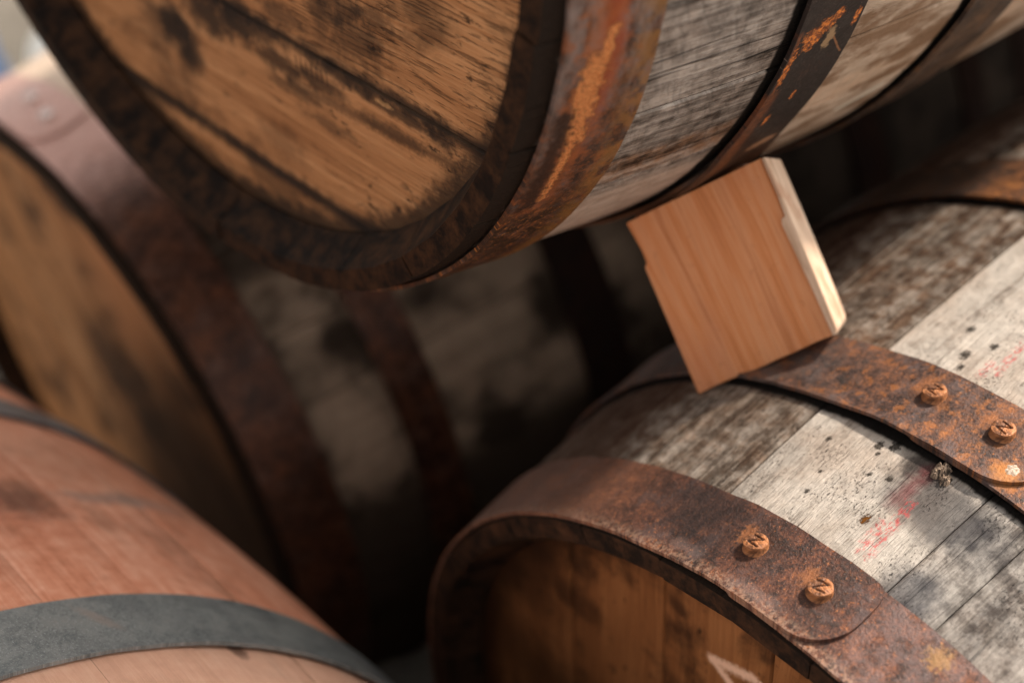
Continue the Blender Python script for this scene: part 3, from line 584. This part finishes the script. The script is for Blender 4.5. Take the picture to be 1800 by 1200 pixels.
# ------------------------------------------------------------------ wooden block wedged between upper and right barrel
g = G('cut_pine_face'); tc = g.n('ShaderNodeTexCoord').outputs['Object']; X, Y, Zc = g.sep(tc)
warp = g.noise(g.comb(g.math('MULTIPLY', X, 20), g.math('MULTIPLY', Y, 7), Zc), 1, 1); Xw = g.math('ADD', X, g.math('MULTIPLY', g.math('SUBTRACT', warp, .5), .005)); Xw = g.math('ADD', Xw, g.math('MULTIPLY', Y, .02))
st = g.noise(g.comb(g.math('MULTIPLY', Xw, 120), g.math('MULTIPLY', Y, 2.5), g.math('MULTIPLY', Zc, 60)), 1, 3, .5); fn = g.noise(g.comb(g.math('MULTIPLY', Xw, 900), g.math('MULTIPLY', Y, 40), g.math('MULTIPLY', Zc, 600)), 1, 3, .6)
f = g.math('ADD', g.math('MULTIPLY', st, .75), g.math('MULTIPLY', fn, .25)); col = g.ramp(f, [(.33, (.38, .135, .052)), (.45, (.53, .205, .082)), (.54, (.58, .262, .128)), (.66, (.42, .155, .062))])
rn = g.noise(g.comb(g.math('MULTIPLY', X, 40), g.math('MULTIPLY', Y, 12), 3.), 1, 3); col = g.mix(g.step(rn, .5, .68, 0., .4), col, (.42, .16, .085))
kn = g.noise(tc, 140, 4, .6); col = g.mix(g.step(kn, .60, .70, 0., .25), col, (.30, .12, .06))
g.put(g.b.inputs['Base Color'], col); g.b.inputs['Roughness'].default_value = .6; g.put(g.b.inputs['Normal'], g.bump(fn, .0004)); g.b.inputs['Specular IOR Level'].default_value = .12; PINE = g.m
g = G('fresh_split_wood'); tc = g.n('ShaderNodeTexCoord').outputs['Object']; X, Y, Zc = g.sep(tc)
n1 = g.noise(g.comb(g.math('MULTIPLY', X, 200), g.math('MULTIPLY', Y, 30), g.math('MULTIPLY', Zc, 200)), 1, 3); n2 = g.noise(g.comb(g.math('MULTIPLY', X, 60), g.math('MULTIPLY', Y, 45), g.math('MULTIPLY', Zc, 60)), 1, 4)
col = g.ramp(n1, [(.35, (.46, .30, .20)), (.6, (.68, .50, .37))]); col = g.mix(g.step(n2, .50, .66, 0., .75), col, (.42, .22, .13))
g.put(g.b.inputs['Base Color'], col); g.b.inputs['Roughness'].default_value = .65; g.put(g.b.inputs['Normal'], g.bump(n1, .0006)); SPL = g.m
u = Vector((.7046, .6097, .363)); wv = Vector((.458, 0, -.889)); nn = wv.cross(u).normalized()
if nn.y > 0: nn = -nn
up_ = -wv.normalized(); 
yax = (up_ - u.normalized() * up_.dot(u.normalized())).normalized(); zax = u.normalized().cross(yax)
BM = Matrix((u.normalized(), yax, zax)).transposed().to_4x4(); KB = .985; BC0 = Vector((-.5092 * KB, .4878 * KB, -.4434 * KB + Z0)); BM.translation = BC0
blk = bpy.data.objects.new('wooden_block', None); S.collection.objects.link(blk); blk.matrix_world = BM; blk.empty_display_size = .05
blk['label'] = 'reddish cut wooden block with a pale split edge, wedged between the two barrels'; blk['category'] = 'wooden block'
BMi = BM.inverted()
def bl(uu, ww, dn, dw=0.):                    # block coordinates: along u, down w, behind the face
    p = BC0 + u.normalized() * uu * KB + wv.normalized() * (ww + dw) * KB - nn * dn
    return BMi @ p
def slab(name, outline, depth, mat, parent, sh=lambda w: .0, front=0., bev=.0009, seed=1):
    bm = bmesh.new(); f = [bm.verts.new(bl(a, b, -front)) for a, b in outline]; k = [bm.verts.new(bl(a, b, depth, sh(b))) for a, b in outline]; n = len(f)
    bm.faces.new(f); bm.faces.new(list(reversed(k)))
    for i in range(n): bm.faces.new((f[i], k[i], k[(i + 1) % n], f[(i + 1) % n]))
    bmesh.ops.recalc_face_normals(bm, faces=bm.faces)
    bmesh.ops.bevel(bm, geom=list(bm.edges), offset=bev, segments=3, profile=.5, affect='EDGES', clamp_overlap=True)
    me = bpy.data.meshes.new(name); bm.to_mesh(me); bm.free(); me.materials.append(mat); me.polygons.foreach_set('use_smooth', [True] * len(me.polygons)); me.set_sharp_from_angle(angle=rad(30))
    o = bpy.data.objects.new(name, me); S.collection.objects.link(o); o.parent = parent; return o
shf = lambda w: .0085 if w < 0 else .003
rng = random.Random(3)
ol = [(-.0386, -.0449), (-.02, -.0462), (.0, -.0472), (.02, -.0483), (.0378, -.0493)]
ol += [(.0376, -.03), (.0370, -.018), (.0364, .02), (.0355, .0467)]
ol += [(x, .0467 + (.0355 - x) / .077 * .0054 + rng.uniform(-.0006, .0006)) for x in (.025, .014, .004, -.003, -.012, -.022, -.032)] + [(-.0415, .0521), (-.0395, -.020), (-.0375, -.022), (-.0372, -.029)]
slab('block_body', ol, .030, PINE, blk, shf, 0., .0006)
sp_ = [(.0381, -.0490), (.0400, -.0493), (.0399, -.03), (.0397, .0), (.0390, .030), (.0383, .0440), (.0370, .0466), (.0352, .0464), (.0352, .020), (.0346, -.002), (.0343, -.0150), (.0352, -.0178), (.0374, -.0185), (.0379, -.03)]
slab('split_edge', sp_, .029, SPL, blk, shf, .0012, .0004)

# ------------------------------------------------------------------ ground and the blurred things beyond
g = G('pale_gravel'); tc = g.n('ShaderNodeTexCoord').outputs['Object']
a = g.noise(tc, 3, 6, .6); b = g.noise(tc, 60, 4, .6); v = g.voro(tc, 90, 'Color'); vd = g.voro(tc, 90)
col = g.ramp(a, [(.35, (.11, .095, .075)), (.6, (.19, .165, .135))]); col = g.mix(.35, col, g.mix(.85, v, (.4, .38, .34)), 'MULTIPLY'); col = g.mix(g.step(b, .5, .7, 0., .5), col, (.20, .18, .15))
g.put(g.b.inputs['Base Color'], col); g.b.inputs['Roughness'].default_value = .9; g.put(g.b.inputs['Normal'], g.bump(vd, .004)); GR = g.m
bm = bmesh.new(); bmesh.ops.create_grid(bm, x_segments=60, y_segments=60, size=300); me = bpy.data.meshes.new('ground'); bm.to_mesh(me); bm.free(); me.materials.append(GR)
gd = bpy.data.objects.new('ground', me); S.collection.objects.link(gd); gd['kind'] = 'structure'
def plain(name, c, r=.5, bumpy=0.):
    g = G(name); tc = g.n('ShaderNodeTexCoord').outputs['Object']; w = g.noise(tc, 25, 5, .6)
    g.put(g.b.inputs['Base Color'], g.mix(g.step(w, .4, .7, 0., .35), c, tuple(x * .7 for x in c))); g.b.inputs['Roughness'].default_value = r; g.put(g.b.inputs['Normal'], g.bump(w, .002)); return g.m
def lathe(name, prof_, mat, parent=None, n=64, zs=0.):
    V, F = [], []
    for (r, z) in prof_:
        for k in range(n): t = 2 * pi * k / n; V.append((r * cos(t), r * sin(t), z))
    for i in range(len(prof_) - 1):
        for k in range(n): F.append((i * n + k, i * n + (k + 1) % n, (i + 1) * n + (k + 1) % n, (i + 1) * n + k))
    F.append(tuple(reversed(range(n)))); F.append(tuple(range((len(prof_) - 1) * n, len(prof_) * n)))
    me = bpy.data.meshes.new(name); me.from_pydata(V, [], F); me.materials.append(mat); me.polygons.foreach_set('use_smooth', [True] * len(F)); me.update(); me.set_sharp_from_angle(angle=rad(40))
    o = bpy.data.objects.new(name, me); S.collection.objects.link(o)
    if parent: o.parent = parent
    return o
def drum(loc, R, H, body, lid, label, cat='drum'):
    e = bpy.data.objects.new('plastic_drum', None); S.collection.objects.link(e); e.location = loc; e['label'] = label; e['category'] = cat
    b = lathe('body', [(R * .90, 0), (R * .97, .02), (R, .06), (R, H * .30), (R * 1.02, H * .31), (R * 1.02, H * .34), (R, H * .35), (R, H * .64), (R * 1.02, H * .65), (R * 1.02, H * .68), (R, H * .69), (R, H * .88), (R * .96, H * .94), (R * .86, H * .98), (R * .80, H * .985)], body, e)
    l = lathe('lid', [(R * .83, H * .986), (R * .84, H * .99), (R * .84, H * 1.01), (R * .80, H * 1.02), (R * .3, H * 1.022), (.01, H * 1.022)], lid, e); return e
WH = plain('white_plastic', (.88, .88, .83), .4); BLU = plain('blue_plastic', (.012, .05, .13), .35); LAV = plain('pale_grey_plastic', (.70, .70, .74), .5)
drum((-1.91, .88, 0), .20, .36, WH, WH, 'white plastic drum standing behind the blurred left barrel')
drum((-2.55, .58, 0), .26, .215, BLU, LAV, 'low blue plastic tub with a pale grey lid, far left')
